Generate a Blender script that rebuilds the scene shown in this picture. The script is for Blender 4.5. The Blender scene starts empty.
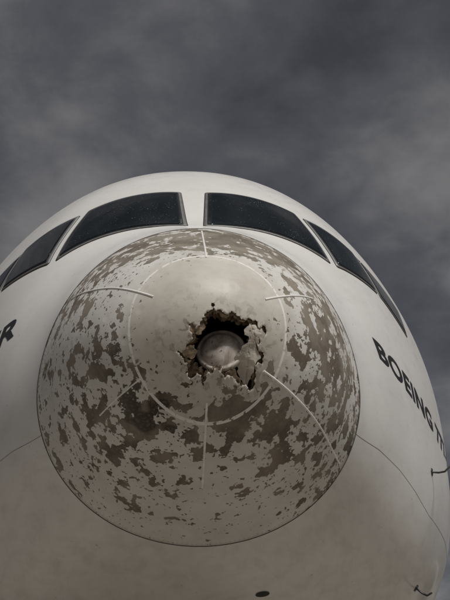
import bpy, bmesh, math, random, numpy as np
from mathutils import Vector, Matrix
from mathutils import noise as mn
from mathutils.geometry import delaunay_2d_cdt
random.seed(7); rng=np.random.RandomState(3)
SC=bpy.context.scene; COL=SC.collection
# ------------------------------------------------------------------ fuselage surface
def pchip(xs,ys):
    xs=np.array(xs,float);ys=np.array(ys,float);h=np.diff(xs);d=np.diff(ys)/h;n=len(xs);m=np.zeros(n)
    for i in range(1,n-1):
        if d[i-1]*d[i]>0:
            w1=2*h[i]+h[i-1];w2=h[i]+2*h[i-1];m[i]=(w1+w2)/(w1/d[i-1]+w2/d[i])
    m[0]=d[0];m[-1]=0
    def f(x):
        x=np.clip(x,xs[0],xs[-1]);i=np.clip(np.searchsorted(xs,x)-1,0,n-2)
        t=(x-xs[i])/h[i]
        return (2*t**3-3*t*t+1)*ys[i]+(t**3-2*t*t+t)*h[i]*m[i]+(-2*t**3+3*t*t)*ys[i+1]+(t**3-t*t)*h[i]*m[i+1]
    return f
def prof(p):
    f=pchip([math.sqrt(a) for a,b in p],[b for a,b in p]); return lambda y:f(np.sqrt(np.maximum(y,0)))
top=prof([(0,4.25),(.05,4.47),(.15,4.6),(.3,4.78),(.6,5.05),(1.14,5.5),(1.85,5.97),(2.35,6.66),(3,7.36),(4,7.95),(5,8.32),(6.5,8.68),(8,8.85),(10,8.9),(44,8.9),(66,8.3)])
zcf=prof([(0,4.25),(1.37,4.27),(3,4.5),(5,4.9),(8,5.35),(10,5.4),(44,5.4),(66,7.5)])
bot=prof([(0,4.25),(.05,4.03),(.15,3.87),(.4,3.6),(.8,3.33),(1.6,3.03),(3,2.65),(5,2.25),(8,2.0),(10,1.95),(44,1.95),(66,6.9)])
wid=prof([(0,0),(.05,.26),(.15,.45),(.4,.74),(.8,1.0),(1.37,1.25),(2,1.626),(3,2.177),(4,2.669),(5,3.061),(6.5,3.44),(8,3.47),(10,3.48),(44,3.48),(66,.35)])
NU,NL=2.117,2.7
def nexp(y,up):
    r=np.clip((y-1.5)/2.,0,1);r=r*r*(3-2*r)
    return np.where(up,2+(NU-2)*r,2+(NL-2)*r)
def P(y,th):
    y=np.asarray(y,float);th=np.asarray(th,float)
    c=np.cos(th);s=np.sin(th);zc=zcf(y);n=nexp(y,c>0)
    b=np.where(c>0,top(y)-zc,zc-bot(y))
    return np.stack([wid(y)*np.sign(s)*np.abs(s)**(2/n),y+0*th,zc+b*np.sign(c)*np.abs(c)**(2/n)],-1)
def inv(x,y,z):
    zc=float(zcf(y));up=z>zc;n=float(nexp(y,up));b=float(top(y))-zc if up else zc-float(bot(y))
    s=(abs(x)/float(wid(y)))**(n/2);c=(abs(z-zc)/b)**(n/2)
    return math.atan2(math.copysign(s,x),math.copysign(c,z-zc))
def normal(y,th):
    e=1e-3
    a=P(y,th+e)-P(y,th-e);b=P(y+e,th)-P(max(y-e,1e-5),th)
    n=np.cross(a,b);n/=np.linalg.norm(n)+1e-12
    p=P(y,th)
    if n[0]*p[0]+n[2]*(p[2]-float(zcf(y)))-n[1]*.3<0:n=-n
    return n
def surf(y,th,off=0):
    p=P(y,th)
    return p+normal(y,th)*off if off else p
_Y=np.linspace(0,1.6,1400)**1.6+1e-6
_W,_T,_Z,_B=wid(_Y),top(_Y),zcf(_Y),bot(_Y)
_NU,_NL=nexp(_Y,True),nexp(_Y,False)
def fronty(x,z):
    up=z>_Z;n=np.where(up,_NU,_NL);b=np.where(up,_T-_Z,_Z-_B)
    v=(abs(x)/np.maximum(_W,1e-9))**n+(np.abs(z-_Z)/np.maximum(b,1e-9))**n
    i=int(np.argmax(v<1));i=max(i,1)
    a,b2=math.log(max(v[i-1],1e-9)),math.log(max(v[i],1e-9));t=a/(a-b2) if a>b2 else 0
    return _Y[i-1]+(_Y[i]-_Y[i-1])*min(max(t,0),1)
def front(x,z,off=0):
    y=fronty(x,z);return surf(y,inv(x,y,z),off)
def side(y,z,sgn,off):
    zc=float(zcf(y));up=z>zc;n=float(nexp(y,up));b=(float(top(y))-zc) if up else (zc-float(bot(y)))
    x=sgn*float(wid(y))*max(0,1-(abs(z-zc)/b)**n)**(1/n)
    return surf(y,inv(x,y,z),off)
def seamy(th):
    lo,hi=0.5,2.5
    for _ in range(30):
        m=(lo+hi)/2;p=P(m,th)
        if p[1]-1.37+(p[2]-4.27)*0.187<0: lo=m
        else: hi=m
    return lo
# ------------------------------------------------------------------ helpers
def empty(name,loc=(0,0,0)):
    e=bpy.data.objects.new(name,None);e.location=loc;COL.objects.link(e);return e
plane=empty("airliner")
def mesh(name,V,F,mat,parent=plane,smooth=True):
    me=bpy.data.meshes.new(name);me.from_pydata([tuple(map(float,v)) for v in V],[],F)
    me.materials.append(mat);me.update()
    bm=bmesh.new();bm.from_mesh(me);bmesh.ops.recalc_face_normals(bm,faces=bm.faces);bm.to_mesh(me);bm.free()
    me.polygons.foreach_set("use_smooth",[smooth]*len(me.polygons))
    o=bpy.data.objects.new(name,me);COL.objects.link(o)
    if parent:o.parent=parent
    return o
def tube(name,pts,r,mat,cyc=False,parent=plane):
    cu=bpy.data.curves.new(name,'CURVE');cu.dimensions='3D';cu.bevel_depth=r;cu.bevel_resolution=1;cu.use_fill_caps=True
    sp=cu.splines.new('POLY');sp.points.add(len(pts)-1)
    for i,p in enumerate(pts):sp.points[i].co=(*map(float,p),1)
    sp.use_cyclic_u=cyc;cu.materials.append(mat)
    o=bpy.data.objects.new(name,cu);COL.objects.link(o);o.parent=parent;return o
# ------------------------------------------------------------------ materials
class G:
    def __init__(s,name):
        s.m=bpy.data.materials.new(name);s.m.use_nodes=True;s.t=s.m.node_tree;s.b=s.t.nodes['Principled BSDF']
    def n(s,ty,**k):
        nd=s.t.nodes.new(ty)
        for a,b in k.items():setattr(nd,a,b)
        return nd
    def put(s,sock,v):
        if isinstance(v,bpy.types.NodeSocket):s.t.links.new(v,sock)
        elif isinstance(v,(tuple,list)) and len(v)==3 and sock.type=='RGBA':sock.default_value=(*v,1)
        else:sock.default_value=v
    def math(s,op,a,b=0.,c=None,clamp=False):
        nd=s.n('ShaderNodeMath',operation=op,use_clamp=clamp);s.put(nd.inputs[0],a);s.put(nd.inputs[1],b)
        if c is not None:s.put(nd.inputs[2],c)
        return nd.outputs[0]
    def coord(s):return s.n('ShaderNodeTexCoord').outputs['Object']
    def xyz(s,v):
        nd=s.n('ShaderNodeSeparateXYZ');s.put(nd.inputs[0],v);return nd.outputs
    def noise(s,sc,det=3,rough=.5,dist=0,vec=None,off=None,stretch=None):
        nd=s.n('ShaderNodeTexNoise');v=vec or s.coord()
        if off or stretch:
            mp=s.n('ShaderNodeMapping');s.put(mp.inputs[0],v)
            if off:mp.inputs['Location'].default_value=off
            if stretch:mp.inputs['Scale'].default_value=stretch
            v=mp.outputs[0]
        s.put(nd.inputs['Vector'],v);nd.inputs['Scale'].default_value=sc;nd.inputs['Detail'].default_value=det
        nd.inputs['Roughness'].default_value=rough;nd.inputs['Distortion'].default_value=dist;return nd.outputs['Fac']
    def ramp(s,v,a,b):
        nd=s.n('ShaderNodeMapRange');s.put(nd.inputs[0],v);s.put(nd.inputs[1],a);s.put(nd.inputs[2],b);return nd.outputs[0]
    def mix(s,f,a,b,mode='MIX'):
        nd=s.n('ShaderNodeMix',data_type='RGBA',blend_type=mode);s.put(nd.inputs[0],f);s.put(nd.inputs[6],a);s.put(nd.inputs[7],b);return nd.outputs[2]
    def bump(s,h,st,dist,nrm=None):
        nd=s.n('ShaderNodeBump');s.put(nd.inputs['Height'],h);nd.inputs['Strength'].default_value=st;nd.inputs['Distance'].default_value=dist
        if nrm is not None:s.put(nd.inputs['Normal'],nrm)
        return nd.outputs[0]
    def set(s,**k):
        for a,b in k.items():s.put(s.b.inputs[a.replace('_',' ')],b)
        return s.m
def simple(name,col,rough=.5,metal=0.,var=.15,sc=8,bump=.0):
    g=G(name);n=g.noise(sc,3,.6)
    c=g.mix(g.ramp(n,.3,.7),tuple(x*(1-var) for x in col),tuple(min(1,x*(1+var)) for x in col))
    g.set(Base_Color=c,Roughness=rough,Metallic=metal)
    if bump:g.set(Normal=g.bump(n,bump,.02))
    return g.m
def white_paint():
    g=G("fuselage_white_paint")
    n1=g.noise(.9,4,.6);n2=g.noise(6,5,.65,.3,stretch=(1,.5,1.6))
    c=g.mix(g.ramp(n1,.3,.7),(.71,.695,.665),(.80,.79,.765))
    c=g.mix(g.math('MULTIPLY',g.ramp(n2,.5,.75),.2),c,(.42,.39,.34))
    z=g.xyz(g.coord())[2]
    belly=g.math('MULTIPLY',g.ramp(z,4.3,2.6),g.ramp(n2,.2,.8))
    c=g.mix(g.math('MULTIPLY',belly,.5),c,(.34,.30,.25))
    ch=g.ramp(g.noise(26,2,.5),.735,.75)
    c=g.mix(g.math('MULTIPLY',ch,.5),c,(.25,.22,.19))
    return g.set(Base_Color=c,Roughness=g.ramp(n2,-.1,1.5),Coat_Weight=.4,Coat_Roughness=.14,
        Normal=g.bump(g.noise(1.6,1,.5),.22,.03))
def radome_paint():
    g=G("radome_hail_stripped_paint");X=g.xyz(g.coord());x,z=X[0],X[2]
    def gs(cx,cz,sx,sz,a):
        u=g.math('DIVIDE',g.math('SUBTRACT',x,cx),sx);v=g.math('DIVIDE',g.math('SUBTRACT',z,cz),sz)
        r=g.math('ADD',g.math('MULTIPLY',u,u),g.math('MULTIPLY',v,v))
        return g.math('MULTIPLY',g.math('EXPONENT',g.math('MULTIPLY',r,-1.)),a)
    def add(l):
        o=l[0]
        for k in l[1:]:o=g.math('ADD',o,k)
        return o
    dens=add([gs(-.72,3.92,.38,.38,.085),gs(.86,4.2,.38,.55,.165),gs(-.3,5.15,.6,.34,.15),gs(.4,5.1,.5,.38,.15),
              gs(.24,3.66,.20,.13,.22),gs(-.9,4.75,.32,.38,.09),gs(-.34,3.66,.30,.22,.12),gs(0,3.05,1.2,.20,-.04),
              gs(.55,3.5,.4,.22,.06),gs(-.3,3.35,.5,.18,.03),gs(.03,4.26,.42,.38,-.32)])
    nA=g.noise(9.,2,.5,.15);nB=g.noise(24,3,.6,.2,off=(3,1,7));
    nn=g.math('ADD',g.math('MULTIPLY',nA,.70),g.math('MULTIPLY',nB,.30))
    th=g.math('SUBTRACT',.584,dens)
    strip=g.ramp(g.math('SUBTRACT',nn,th),0.,.005)
    nC=g.noise(30,2,.5,off=(9,2,4));th2=g.math('SUBTRACT',.67,g.math('MULTIPLY',dens,.6))
    chips=g.ramp(g.math('SUBTRACT',nC,th2),0.,.010)
    strip=g.math('MAXIMUM',strip,chips)
    u=g.math('DIVIDE',x,.52);v=g.math('DIVIDE',g.math('SUBTRACT',z,4.16),.585)
    rr=g.math('SQRT',g.math('ADD',g.math('MULTIPLY',u,u),g.math('MULTIPLY',v,v)))
    ring=g.math('LESS_THAN',g.math('ABSOLUTE',g.math('SUBTRACT',rr,1.)),.014)
    ring=g.math('MULTIPLY',ring,g.ramp(nB,.40,.43))
    strip=g.math('MULTIPLY',strip,g.math('SUBTRACT',1.,ring))
    n1=g.noise(3,4,.65);n2=g.noise(45,3,.6)
    paint=g.mix(g.ramp(n1,.3,.7),(.57,.55,.51),(.70,.685,.65))
    cream=g.mix(g.ramp(n1,.35,.65),(.47,.435,.375),(.58,.55,.49))
    inner=g.ramp(g.math('ADD',rr,g.math('MULTIPLY',nA,.25)),1.30,.98)
    paint=g.mix(inner,paint,cream)
    paint=g.mix(ring,paint,(.78,.76,.73))
    bare=g.mix(g.ramp(g.noise(4,3,.5,off=(5,5,5)),.38,.62),(.14,.115,.088),(.255,.222,.18))
    dark=add([gs(-.32,3.64,.32,.24,1.),gs(-.5,3.9,.25,.2,.5)])
    bare=g.mix(g.math('MULTIPLY',g.math('MULTIPLY',dark,g.ramp(g.noise(7,1,.5),.42,.55)),.9,clamp=True),bare,(.042,.031,.023))
    bare=g.mix(g.math('MULTIPLY',g.ramp(n2,.5,.7),.25),bare,(.38,.35,.30))
    col=g.mix(strip,paint,bare)
    lip=g.math('SUBTRACT',g.ramp(g.math('SUBTRACT',nn,th),-.008,-.002),g.ramp(g.math('SUBTRACT',nn,th),0.,.006),clamp=True)
    col=g.mix(g.math('MULTIPLY',lip,.4),col,(.80,.79,.77))
    hr=gs(.06,3.98,.34,.26,1.)
    scuff=g.math('MULTIPLY',hr,g.ramp(g.noise(17,4,.65,.4,off=(1,8,2)),.53,.6))
    col=g.mix(g.math('MULTIPLY',scuff,.9,clamp=True),col,(.10,.072,.05))
    vo=g.n('ShaderNodeTexVoronoi');g.put(vo.inputs['Vector'],g.coord());vo.inputs['Scale'].default_value=9
    dent=g.ramp(vo.outputs['Distance'],0.,.35)
    nrm=g.bump(g.math('SUBTRACT',g.math('MULTIPLY',dent,.35),g.math('MULTIPLY',strip,.35)),.5,.012)
    return g.set(Base_Color=col,Roughness=g.math('ADD',.48,g.math('MULTIPLY',strip,.3)),Normal=nrm,Specular_IOR_Level=.42)
def glass():
    g=G("cockpit_glass");n=g.noise(70,2,.55,.3);big=g.noise(5,3,.6)
    sp=g.math('MULTIPLY',g.ramp(n,.67,.69),g.ramp(big,.4,.65))
    return g.set(Base_Color=g.mix(g.math('MULTIPLY',sp,.5),(.004,.007,.009),(.4,.4,.4)),Roughness=g.math('ADD',.04,g.math('MULTIPLY',sp,.5)),IOR=1.5,
        Normal=g.bump(g.noise(2.2,2,.5),.10,.03))
M_white=white_paint();M_rad=radome_paint();M_glass=glass()
M_frame=simple("window_frame_metal",(.20,.20,.195),.45,.2,.2,14)
M_seal=simple("black_sealant",(.018,.018,.018),.7)
M_black=simple("black_lettering",(.015,.015,.017),.45)
M_line=simple("panel_gap",(.05,.045,.04),.9)
M_lap=simple("panel_lap_sealant",(.22,.2,.18),.8)
M_strip=simple("diverter_strip_metal",(.80,.785,.75),.45,.0,.12,30)
M_core=simple("broken_fibre_core",(.10,.068,.042),.95,0,.8,40,.8)
M_dark=simple("radome_interior",(.02,.017,.015),.9,0,.4,12)
M_metal=simple("probe_metal",(.06,.06,.06),.4,.6)
M_rubber=simple("tyre_rubber",(.02,.02,.02),.85)
M_alu=simple("bare_aluminium",(.55,.55,.56),.3,.9)
# ------------------------------------------------------------------ radome (shell with a torn hole)
nt=240;nu=100
TH=np.linspace(0,2*math.pi,nt+1)[:-1];SY=np.array([seamy(t) for t in TH])
def px(p):return ((p[0]-208)/155.,4.24-(p[1]-303)*.0062)
def jag(poly,amp,it=2,rs=1):
    r=random.Random(rs)
    for _ in range(it):
        q=[]
        for i,a in enumerate(poly):
            b=poly[(i+1)%len(poly)];q.append(a);dx,dz=b[0]-a[0],b[1]-a[1];t=r.uniform(.3,.7);k=r.uniform(-amp,amp)
            q.append((a[0]+dx*t-dz*k,a[1]+dz*t+dx*k))
        poly=q
    return poly
hole0=[px(p) for p in [(177,348),(186,343),(191,337),(187,325),(194,329),(200,322),(205,312),(210,303),(213,311),(222,312),(231,309),(240,318),(252,318),(265,320),(266,328),(260,336),(258,344),(264,350),(256,364),(254,373),(248,381),(239,376),(232,371),(223,373),(214,365),(207,368),(203,380),(196,369),(190,379),(184,369),(187,360),(181,355)]]
hole=jag(hole0,.40,3,4)
def inpoly(x,z,poly):
    c=False;n=len(poly);j=n-1
    for i in range(n):
        a,b=poly[i],poly[j]
        if (a[1]>z)!=(b[1]>z) and x<(b[0]-a[0])*(z-a[1])/(b[1]-a[1])+a[0]:c=not c
        j=i
    return c
def disc(x,z):
    y=fronty(x,z);th=inv(x,y,z);s=float(np.interp(th%(2*math.pi),np.append(TH,2*math.pi),np.append(SY,SY[0])))
    u=math.sqrt(y/s);return Vector((u*math.sin(th),u*math.cos(th)))
pts=[];E=[]
for i in range(nt):pts.append(Vector((math.sin(TH[i]),math.cos(TH[i]))));E.append((i,(i+1)%nt))
hp=[disc(*p) for p in hole];b0=len(pts);pts+=hp;E+=[(b0+i,b0+(i+1)%len(hp)) for i in range(len(hp))]
for i in range(1,nu):
    u=i/nu;m=max(6,int(nt*min(1,u*1.6)))
    for j in range(m):a=2*math.pi*(j+.5*(i%2))/m;pts.append(Vector((u*math.sin(a),u*math.cos(a))))
vo_,_,fo,_,_,_=delaunay_2d_cdt(pts,E,[],0,1e-5)
hpt=[(p.x,p.y) for p in hp]
V=[]
for p in vo_:
    u=min(1.,p.length);th=math.atan2(p.x,p.y);s=float(np.interp(th%(2*math.pi),np.append(TH,2*math.pi),np.append(SY,SY[0])))
    V.append(P(max(s*u*u-(.003 if u>.999 else 0),1e-7),th))
F=[]
for f in fo:
    c=sum((vo_[i] for i in f),Vector((0,0)))/len(f)
    if not (abs(c.x)<.6 and abs(c.y)<.6 and inpoly(c.x,c.y,hpt)):F.append(tuple(f))
rad=mesh("radome",V,F,M_rad);rad.data.materials.append(M_core)
me=rad.data;pp=max(me.polygons,key=lambda q:q.center.z)
if pp.normal.z<0:me.flip_normals()
so=rad.modifiers.new("so",'SOLIDIFY');so.thickness=.016;so.offset=-1;so.material_offset=1;so.material_offset_rim=1
def frontal_patch(name,outer,innr,off0,off1,mat,rings=5,rough=.0,rs=0):
    n=len(outer);V=[];F=[]
    for k in range(rings+1):
        t=k/rings
        for i in range(n):
            x=outer[i][0]*(1-t)+innr[i][0]*t;z=outer[i][1]*(1-t)+innr[i][1]*t
            w=mn.noise(Vector((x*14,z*14,rs)))*2+mn.noise(Vector((x*40,z*40,rs)))
            V.append(front(x,z,off0*(1-t)+off1*t+rough*w*(.3+t)))
    for k in range(rings):
        for i in range(n):F.append((k*n+i,k*n+(i+1)%n,(k+1)*n+(i+1)%n,(k+1)*n+i))
    o=mesh(name,V,F,mat,smooth=False);m=o.modifiers.new("s",'SOLIDIFY');m.thickness=.004;return o
cx=sum(p[0] for p in hole0)/len(hole0);cz=sum(p[1] for p in hole0)/len(hole0)
def ply(name,kmin,kmax,off0,off1,mat,rough,rs):
    inner=[]
    for i,p in enumerate(hole):
        a=i/len(hole)*2*math.pi
        q=.5+.55*mn.noise(Vector((math.cos(a)*2.2,math.sin(a)*2.2,rs)))+.35*mn.noise(Vector((math.cos(a)*9,math.sin(a)*9,rs)))+.35*mn.noise(Vector((math.cos(a)*34,math.sin(a)*34,rs)))
        k=kmin+(kmax-kmin)*min(1,max(0,q));inner.append((cx+(p[0]-cx)*k,cz+(p[1]-cz)*k))
    outer=[(cx+(p[0]-cx)*1.1,cz+(p[1]-cz)*1.1) for p in hole]
    frontal_patch(name,outer,inner,off0,off1,mat,5,rough,rs)
M_ply=simple("torn_ply_fibre",(.24,.185,.125),.95,0,.7,30,.6)
ply("torn_ply_outer",.84,1.03,-.022,-.030,M_ply,.003,2)
ply("torn_ply_inner",.74,1.02,-.040,-.085,M_core,.008,5)
M_cream=simple("radome_cream_skin",(.47,.43,.365),.6,0,.25,18,.3)
def crumple(name,poly,off,amp,mat,rs,it=1,th=.005):
    poly=jag(poly,.3,it,rs);bm=bmesh.new();f=bm.faces.new([bm.verts.new((p[0],0,p[1])) for p in poly])
    bmesh.ops.triangulate(bm,faces=[f])
    for _ in range(6):
        e=[e for e in bm.edges if e.calc_length()>.018]
        if not e:break
        bmesh.ops.subdivide_edges(bm,edges=e,cuts=1);bmesh.ops.triangulate(bm,faces=bm.faces[:])
    for v in bm.verts:
        x,z=v.co.x,v.co.z;w=1-abs(mn.noise(Vector((x*8,z*8,rs))))*2.8+mn.noise(Vector((x*26,z*26,rs)))*.2
        o=off(x,z)+amp*w;v.co=Vector(front(x,z,o))
    bmesh.ops.recalc_face_normals(bm,faces=bm.faces)
    me=bpy.data.meshes.new(name);bm.to_mesh(me);bm.free();me.materials.append(mat)
    o=bpy.data.objects.new(name,me);COL.objects.link(o);o.parent=plane;m=o.modifiers.new("s",'SOLIDIFY');m.thickness=th
fl=[px(p) for p in [(250,320),(260,322),(265,330),(257,342),(261,352),(254,364),(247,380),(241,372),(236,362),(241,350),(248,340),(245,330)]]
crumple("torn_flap",fl,lambda x,z:-.012-.38*max(0,.30-x),.010,M_cream,3,2)
crumple("torn_flap_lower",[px(p) for p in [(224,376),(230,364),(236,368),(239,378)]],lambda x,z:-.016,.010,M_ply,5,2)
crumple("torn_flap_upper",[px(p) for p in [(190,334),(187,325),(199,321),(204,328),(200,335),(194,334)]],lambda x,z:-.016,.010,M_ply,8,2)
crumple("torn_flap_side",[px(p) for p in [(179,347),(189,344),(196,350),(191,357),(186,356)]],lambda x,z:-.012-.2*max(0,x+.12),.008,M_ply,9,2)
crumple("torn_flap_bottom",[px(p) for p in [(186,370),(194,360),(202,367),(201,377),(192,376)]],lambda x,z:-.028,.014,M_core,12,2)
# radar antenna behind the torn skin: a domed round dish cover with a rolled rim and one big dent
g=G("antenna_plastic");n=g.noise(7,4,.6,.9);n3=g.noise(30,3,.6)
c_=g.mix(g.ramp(n,.38,.62),(.33,.27,.225),(.60,.55,.50));c_=g.mix(g.ramp(n3,.62,.70),c_,(.16,.12,.09))
g.set(Base_Color=c_,Roughness=.3,Normal=g.bump(n,.25,.02));M_ant=g.m
prf=[(0,-.085),(.03,-.084),(.06,-.078),(.09,-.066),(.115,-.048),(.130,-.030),(.137,-.024),(.147,-.030),(.158,-.026),(.165,-.010),(.160,.008),(.140,.03),(.08,.05)]
V=[];F=[];na=72
for (r_,y_) in prf:
    for i in range(na):
        a=2*math.pi*i/na;x_,z_=r_*math.cos(a),r_*math.sin(a)
        d_=math.exp(-((x_+.045)**2+(z_-.03)**2)/.0022)*.030+mn.noise(Vector((x_*14,z_*14,3)))*.010
        V.append((x_*(1+.05*mn.noise(Vector((math.cos(a)*1.5,math.sin(a)*1.5,2)))),y_+d_*max(0,1-r_/.15),z_))
for k in range(len(prf)-1):
    for i in range(na):F.append((k*na+i,k*na+(i+1)%na,(k+1)*na+(i+1)%na,(k+1)*na+i))
o=mesh("radar_antenna",V,F,M_ant);o.location=(.085,.25,4.01);o.rotation_euler=(math.radians(-12),0,math.radians(-10))
tube("antenna_mount",[(.09,.3,4.02),(.05,.7,4.1),(0,1.05,4.2)],.06,M_dark)
V=[(0,1.12,4.25)]+[tuple(P(1.05,t)*np.array([.97,1,1])) for t in TH[::5]];n=len(V)-1
mesh("forward_bulkhead",V,[(0,1+i,1+(i+1)%n) for i in range(n)],M_dark)
# ------------------------------------------------------------------ fuselage body
yy=list(np.linspace(0,1,80)**1.3);rows=[];F=[]
for i,t in enumerate(yy):rows.append(P(SY+.003+(10-SY)*t,TH))
for y in list(np.linspace(11,44,18))+list(np.linspace(46,66,24)):rows.append(P(np.full(nt,y),TH))
V=np.concatenate(rows)
for i in range(len(rows)-1):
    a=i*nt
    for j in range(nt):F.append((a+j,a+(j+1)%nt,a+nt+(j+1)%nt,a+nt+j))
F.append(tuple(range((len(rows)-1)*nt,len(rows)*nt)))
mesh("fuselage",V,F,M_white)
tube("radome_seam",[surf(SY[j],TH[j],-.001) for j in range(nt)],.0045,M_line,True)
# ------------------------------------------------------------------ cockpit windows
def window(name,cor,sg):
    C=[P(y,math.radians(t*sg)) for y,t in cor]
    Lu=(np.linalg.norm(C[3]-C[0])+np.linalg.norm(C[2]-C[1]))/2;Lv=(np.linalg.norm(C[1]-C[0])+np.linalg.norm(C[2]-C[3]))/2
    def layer(nm,mar,off,mat,rad_,rings=14,na=96):
        hu,hv=.5+mar/Lu,.5+mar/Lv;ru,rv=rad_/Lu,rad_/Lv;out=[]
        cs=[(hu-ru,hv-rv,0),(-(hu-ru),hv-rv,90),(-(hu-ru),-(hv-rv),180),(hu-ru,-(hv-rv),270)];nq=6;m=na//4
        for k in range(na):
            s_,kk=k//m,k%m;c=cs[s_]
            if kk<nq:
                a=math.radians(c[2]+90*kk/(nq-1));out.append((c[0]+ru*math.cos(a),c[1]+rv*math.sin(a)))
            else:
                nx=cs[(s_+1)%4];a0=math.radians(c[2]+90);p0=(c[0]+ru*math.cos(a0),c[1]+rv*math.sin(a0));p1=(nx[0]+ru*math.cos(a0),nx[1]+rv*math.sin(a0))
                t=(kk-nq+1)/(m-nq+1);out.append((p0[0]+(p1[0]-p0[0])*t,p0[1]+(p1[1]-p0[1])*t))
        V=[];F=[]
        def pt(u,v,o_):
            u+=.5;v+=.5
            q=(C[0]*(1-u)+C[3]*u)*(1-v)+(C[1]*(1-u)+C[2]*u)*v
            return surf(q[1],inv(*q),o_)
        V.append(pt(0,0,off))
        for r in range(1,rings+1):
            for (u,v) in out:V.append(pt(u*r/rings,v*r/rings,off))
        for k in range(na):F.append((0,1+k,1+(k+1)%na))
        for r in range(rings-1):
            for k in range(na):a=1+r*na;F.append((a+k,a+(k+1)%na,a+na+(k+1)%na,a+na+k))
        base=len(V)
        for (u,v) in out:V.append(pt(u,v,-.004))
        a=1+(rings-1)*na
        for k in range(na):F.append((a+k,a+(k+1)%na,base+(k+1)%na,base+k))
        return mesh(nm,V,F,mat)
    layer(name+"_frame",.050,.004,M_seal,.03)
    layer(name+"_surround",.043,.007,M_frame,.028)
    layer(name+"_seal",.014,.010,M_seal,.024)
    layer(name+"_glass",0.,.012,M_glass,.02)
for sg,s in((1,"port"),(-1,"starboard")):
    window("windshield_"+s,[(2.33,4.7),(1.865,4.5),(2.19,45.3),(2.53,31.2)],sg)
    window("side_window_"+s,[(2.58,36.2),(2.30,49.8),(2.86,61.2),(2.96,50.4)],sg)
    window("aft_window_"+s,[(3.00,53.2),(2.98,62.8),(3.50,71.2),(3.66,65.5)],sg)
# ------------------------------------------------------------------ lightning diverter strips
def strip_(name,a,b,r=.0085):
    n=24;pts=[front(a[0]+(b[0]-a[0])*i/n,a[1]+(b[1]-a[1])*i/n,-.001) for i in range(n+1)]
    tube(name,pts,r,M_strip)
strip_("diverter_strip_1",(.0,4.72),(.01,5.38))
strip_("diverter_strip_2",(-.36,4.34),(-1.0,4.82))
strip_("diverter_strip_3",(.38,4.33),(.78,4.56))
strip_("diverter_strip_4",(.36,3.87),(1.05,3.60))
strip_("diverter_strip_5",(-.01,3.68),(-.02,3.28))
strip_("diverter_strip_6",(-.44,3.84),(-.72,3.72),.006)
# ------------------------------------------------------------------ panel lines
def yth(name,pl,r=.003,n=40,mat=None):
    pts=[]
    for (a,b) in zip(pl[:-1],pl[1:]):
        for i in range(n):
            t=i/n;pts.append(surf(a[0]+(b[0]-a[0])*t,math.radians(a[1]+(b[1]-a[1])*t),-.001))
    tube(name,pts,r,mat or M_lap)
for s in(1,-1):
    yth("lap_seam",[(1.45,111*s),(1.9,108.6*s),(2.4,107.6*s),(2.9,108*s),(3.46,109.5*s),(9,113*s)],.0028)
yth("frame_seam",[(6.2,-179),(6.2,0),(6.2,179)],.003,120)
# ------------------------------------------------------------------ lettering
def letter(name,body,sgn,ystart,zb0,zb1,pitch,hgt):
    cu=bpy.data.curves.new(name,'FONT');cu.body=body;cu.size=1;cu.offset=.034;cu.resolution_u=4;cu.space_character=1.08
    o=bpy.data.objects.new(name,cu);COL.objects.link(o);bpy.context.view_layer.update()
    me=bpy.data.meshes.new_from_object(o.evaluated_get(bpy.context.evaluated_depsgraph_get()));bpy.data.objects.remove(o)
    bm=bmesh.new();bm.from_mesh(me);bmesh.ops.triangulate(bm,faces=bm.faces[:])
    for _ in range(2):bmesh.ops.subdivide_edges(bm,edges=[e for e in bm.edges if e.calc_length()>.12],cuts=1);bmesh.ops.triangulate(bm,faces=bm.faces[:])
    xs=[v.co.x for v in bm.verts];x0,x1=min(xs),max(xs);L=x1-x0
    ys=np.linspace(ystart,ystart+14,300);pp=np.array([side(y,zb0+(zb1-zb0)*min(1,(y-ystart)/2),sgn,0) for y in ys])
    arc=np.concatenate([[0],np.cumsum(np.linalg.norm(np.diff(pp,axis=0),axis=1))])
    for v in bm.verts:
        u=(v.co.x-x0) if sgn>0 else (x1-v.co.x)
        y=float(np.interp(u*pitch,arc,ys));zb=zb0+(zb1-zb0)*min(1,(y-ystart)/2)
        v.co=Vector(side(y,zb+v.co.y/.72*hgt,sgn,.003))
    bm.to_mesh(me);bm.free();me.materials.clear();me.materials.append(M_black)
    o=bpy.data.objects.new(name,me);COL.objects.link(o);o.parent=plane;return L
letter("lettering_port","BOEING 777-200ER",1,2.05,4.75,4.60,.51,.20)
letter("lettering_starboard","BOEING 777-200ER",-1,2.08,4.97,4.76,.54,.23)
# ------------------------------------------------------------------ probes
def probe(name,y,thd,L=.13,fw=.16):
    th=math.radians(thd);p=surf(y,th);n=normal(y,th);a=p+n*L;f=np.array([0,-1,0.])
    tube(name,[p,p+n*L*.6+np.array([0,.03,0]),a,a+f*fw*.3,a+f*fw],.010,M_metal)
    tube(name+"_base",[p-n*.005,p+n*.008],.04,M_metal)
for s in(1,-1):
    probe("pitot_probe",3.42,98*s);probe("angle_of_attack_probe",4.06,128*s)
V=[];c0=(2.46,166.7)
for i in range(24):
    a=2*math.pi*i/24;V.append(surf(c0[0]+.045*math.cos(a),math.radians(c0[1]+1.7*math.sin(a)),.006))
V.append(surf(c0[0],math.radians(c0[1]),.010))
mesh("drain_port",V,[(i,(i+1)%24,24) for i in range(24)],M_seal)
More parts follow.
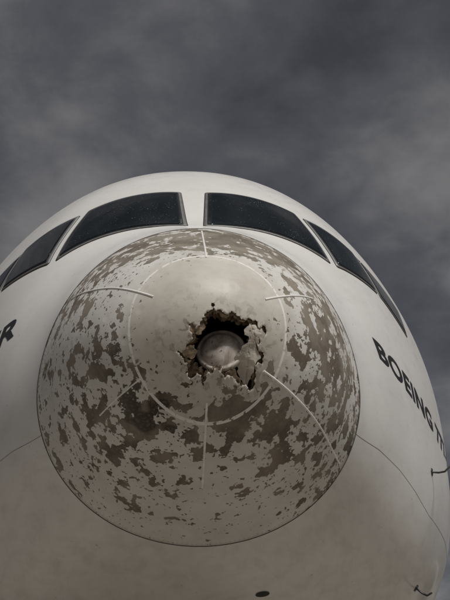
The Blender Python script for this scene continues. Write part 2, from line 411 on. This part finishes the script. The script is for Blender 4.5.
# ------------------------------------------------------------------ rest of the aircraft
def foil(name,secs,mat=M_white,vert=False):
    V=[];F=[];n=24
    for (pos,chord,thk) in secs:
        for i in range(n):
            a=2*math.pi*i/n;cxx=.5-.5*math.cos(a);t=thk*math.sin(a)*(1-cxx)**.6*1.3
            if vert:V.append((pos[0]+t,pos[1]+cxx*chord,pos[2]))
            else:V.append((pos[0],pos[1]+cxx*chord,pos[2]+t))
    for k in range(len(secs)-1):
        for i in range(n):F.append((k*n+i,k*n+(i+1)%n,(k+1)*n+(i+1)%n,(k+1)*n+i))
    F.append(tuple(range(n)));F.append(tuple(range((len(secs)-1)*n,len(secs)*n)));mesh(name,V,F,mat)
def lathe(name,pr,c,mat,n=48):
    V=[];F=[]
    for (y,r) in pr:
        for i in range(n):a=2*math.pi*i/n;V.append((c[0]+r*math.cos(a),c[1]+y,c[2]+r*math.sin(a)))
    for k in range(len(pr)-1):
        for i in range(n):F.append((k*n+i,k*n+(i+1)%n,(k+1)*n+(i+1)%n,(k+1)*n+i))
    mesh(name,V,F,mat)
def wheel(name,x,y,r,w):
    V=[];F=[];pr=[(0,.25*r),(.1*w,.5*r),(0,.6*r),(0.02*w,.9*r),(.15*w,r),(.85*w,r),(.98*w,.9*r),(w,.6*r),(.9*w,.5*r),(w,.25*r)];n=32
    for (t,q) in pr:
        for i in range(n):a=2*math.pi*i/n;V.append((x-w/2+t,y+q*math.cos(a),r+q*math.sin(a)))
    for k in range(len(pr)-1):
        for i in range(n):F.append((k*n+i,k*n+(i+1)%n,(k+1)*n+(i+1)%n,(k+1)*n+i))
    F.append(tuple(range(n)));F.append(tuple(range((len(pr)-1)*n,len(pr)*n)));mesh(name,V,F,M_rubber)
for s in(1,-1):
    foil("wing",[((2.5*s,21,3.2),14.5,.9),((10*s,27,3.8),9,.5),((22*s,35,5.0),5,.25),((33.5*s,43,6.4),1.8,.08)])
    foil("tailplane",[((.6*s,60,7.6),7,.35),((11.5*s,67.5,8.6),2.6,.1)])
    c=(10.6*s,18.5,2.75)
    lathe("engine_nacelle",[(1.2,1.5),(.3,1.6),(0,1.72),(.1,1.85),(1,2.0),(3,2.02),(5,1.8),(6.2,1.45),(6.2,1.3),(5,1.3)],c,M_white)
    lathe("engine_fan",[(.6,.02),(1.1,.5),(1.2,.5),(1.25,1.55)],c,M_metal)
    lathe("engine_core",[(5,1.2),(7.2,.8),(8.6,.1)],c,M_alu)
    foil("engine_pylon",[((10.6*s,21,4.5),8,.2),((10.6*s,24,3.6+.35),7,.2)],vert=True)
    tube("main_gear_strut",[(5.6*s,33,3.4),(5.6*s,33,.9)],.22,M_alu)
    for dy in(-1.5,0,1.5):
        for dx in(-.7,.7):wheel("main_wheel",5.6*s+dx,33+dy,.68,.5)
    tube("gear_truck",[(5.6*s,31.5,.68),(5.6*s,34.5,.68)],.14,M_alu)
foil("fin",[((0,55,8.2),10,.35),((0,65.5,20),3.6,.12)],vert=True)
tube("nose_gear_strut",[(0,7,2.4),(0,6.8,.7)],.15,M_alu)
tube("nose_gear_axle",[(-.6,6.8,.58),(.6,6.8,.58)],.08,M_alu)
for s in(1,-1):
    wheel("nose_wheel",.42*s,6.8,.58,.4)
    V=[(.65*s,5.6,2.35),(.65*s,8.4,2.2),(.78*s,8.3,1.25),(.78*s,5.8,1.3)];o=mesh("nose_gear_door",V,[(0,1,2,3)],M_white);o.modifiers.new("s",'SOLIDIFY').thickness=.04
# ------------------------------------------------------------------ ground
g=G("concrete_apron");co=g.coord();br=g.n('ShaderNodeTexBrick');g.put(br.inputs['Vector'],co)
br.offset=0;br.inputs['Scale'].default_value=1;br.inputs['Brick Width'].default_value=7.5;br.inputs['Row Height'].default_value=7.5;br.inputs['Mortar Size'].default_value=.02
br.inputs['Color1'].default_value=(.25,.225,.19,1);br.inputs['Color2'].default_value=(.28,.25,.215,1);br.inputs['Mortar'].default_value=(.05,.05,.045,1)
n1=g.noise(.25,4,.65);c=g.mix(g.math('MULTIPLY',g.ramp(n1,.35,.7),.4),br.outputs['Color'],(.14,.12,.10))
g.set(Base_Color=c,Roughness=.9)
V=[(-1500,-1500,0),(1500,-1500,0),(1500,1500,0),(-1500,1500,0)];gr=mesh("ground",V,[(0,1,2,3)],g.m,parent=None,smooth=False)
# ------------------------------------------------------------------ sky
SE,SR=52,24
W=bpy.data.worlds.new("World");SC.world=W;W.use_nodes=True;t=W.node_tree;bg=t.nodes['Background']
class GW(G):
    def __init__(s):s.t=t
w=GW();sky=w.n('ShaderNodeTexSky',sky_type='NISHITA');sky.sun_disc=False;sky.sun_elevation=math.radians(SE)
sd=Vector((math.cos(math.radians(SE))*math.sin(math.radians(SR)),-math.cos(math.radians(SE))*math.cos(math.radians(SR)),math.sin(math.radians(SE))))
sky.sun_rotation=math.atan2(sd.x,sd.y)
gen=w.n('ShaderNodeTexCoord').outputs['Generated'];X=w.xyz(gen)
zz=w.math('ADD',w.math('MAXIMUM',X[2],0.),.30)
cv=w.n('ShaderNodeCombineXYZ');w.put(cv.inputs[0],w.math('DIVIDE',X[0],zz));w.put(cv.inputs[1],w.math('DIVIDE',X[1],zz))
a=w.noise(2.6,3,.5,.3,vec=cv.outputs[0],off=(2.3,1.6,0));b=w.noise(8.,6,.6,.2,vec=cv.outputs[0],off=(.4,7,1));
f=w.math('ADD',w.math('MULTIPLY',a,.66),w.math('MULTIPLY',b,.34))
cl=w.n('ShaderNodeValToRGB');w.put(cl.inputs[0],f);e=cl.color_ramp.elements
e[0].position=.37;e[0].color=(.044,.045,.051,1);e[1].position=.63;e[1].color=(.165,.160,.160,1)
k=e.new(.5);k.color=(.082,.083,.089,1)
sc=w.mix(1.,cl.outputs[0],(10,10,10),'MULTIPLY')
mx=w.mix(.96,sky.outputs[0],sc);t.links.new(mx,bg.inputs[0]);bg.inputs[1].default_value=.1
L=bpy.data.lights.new("sun",'SUN');L.energy=2.9;L.angle=math.radians(12);L.color=(1,.97,.93)
lo=bpy.data.objects.new("sun",L);COL.objects.link(lo);lo.rotation_euler=sd.to_track_quat('Z','Y').to_euler()
# ------------------------------------------------------------------ camera
x0,y0,z0,yaw,pit,rol,f=-0.311,-5.2419,1.5989,0.0788,0.4694,-0.0293,910.7
fw=np.array([math.sin(yaw)*math.cos(pit),math.cos(yaw)*math.cos(pit),math.sin(pit)]);r=np.array([math.cos(yaw),-math.sin(yaw),0]);u=np.cross(r,fw)
r2=r*math.cos(rol)+u*math.sin(rol);u2=-r*math.sin(rol)+u*math.cos(rol)
cam=bpy.data.cameras.new("camera");co=bpy.data.objects.new("camera",cam);COL.objects.link(co)
co.matrix_world=Matrix(((r2[0],u2[0],-fw[0],x0),(r2[1],u2[1],-fw[1],y0),(r2[2],u2[2],-fw[2],z0),(0,0,0,1)))
cam.sensor_fit='VERTICAL';cam.sensor_height=24;cam.lens=24*f/600;cam.clip_end=5000
SC.camera=co
SC.view_settings.view_transform='Standard';SC.view_settings.look='None';SC.view_settings.exposure=0
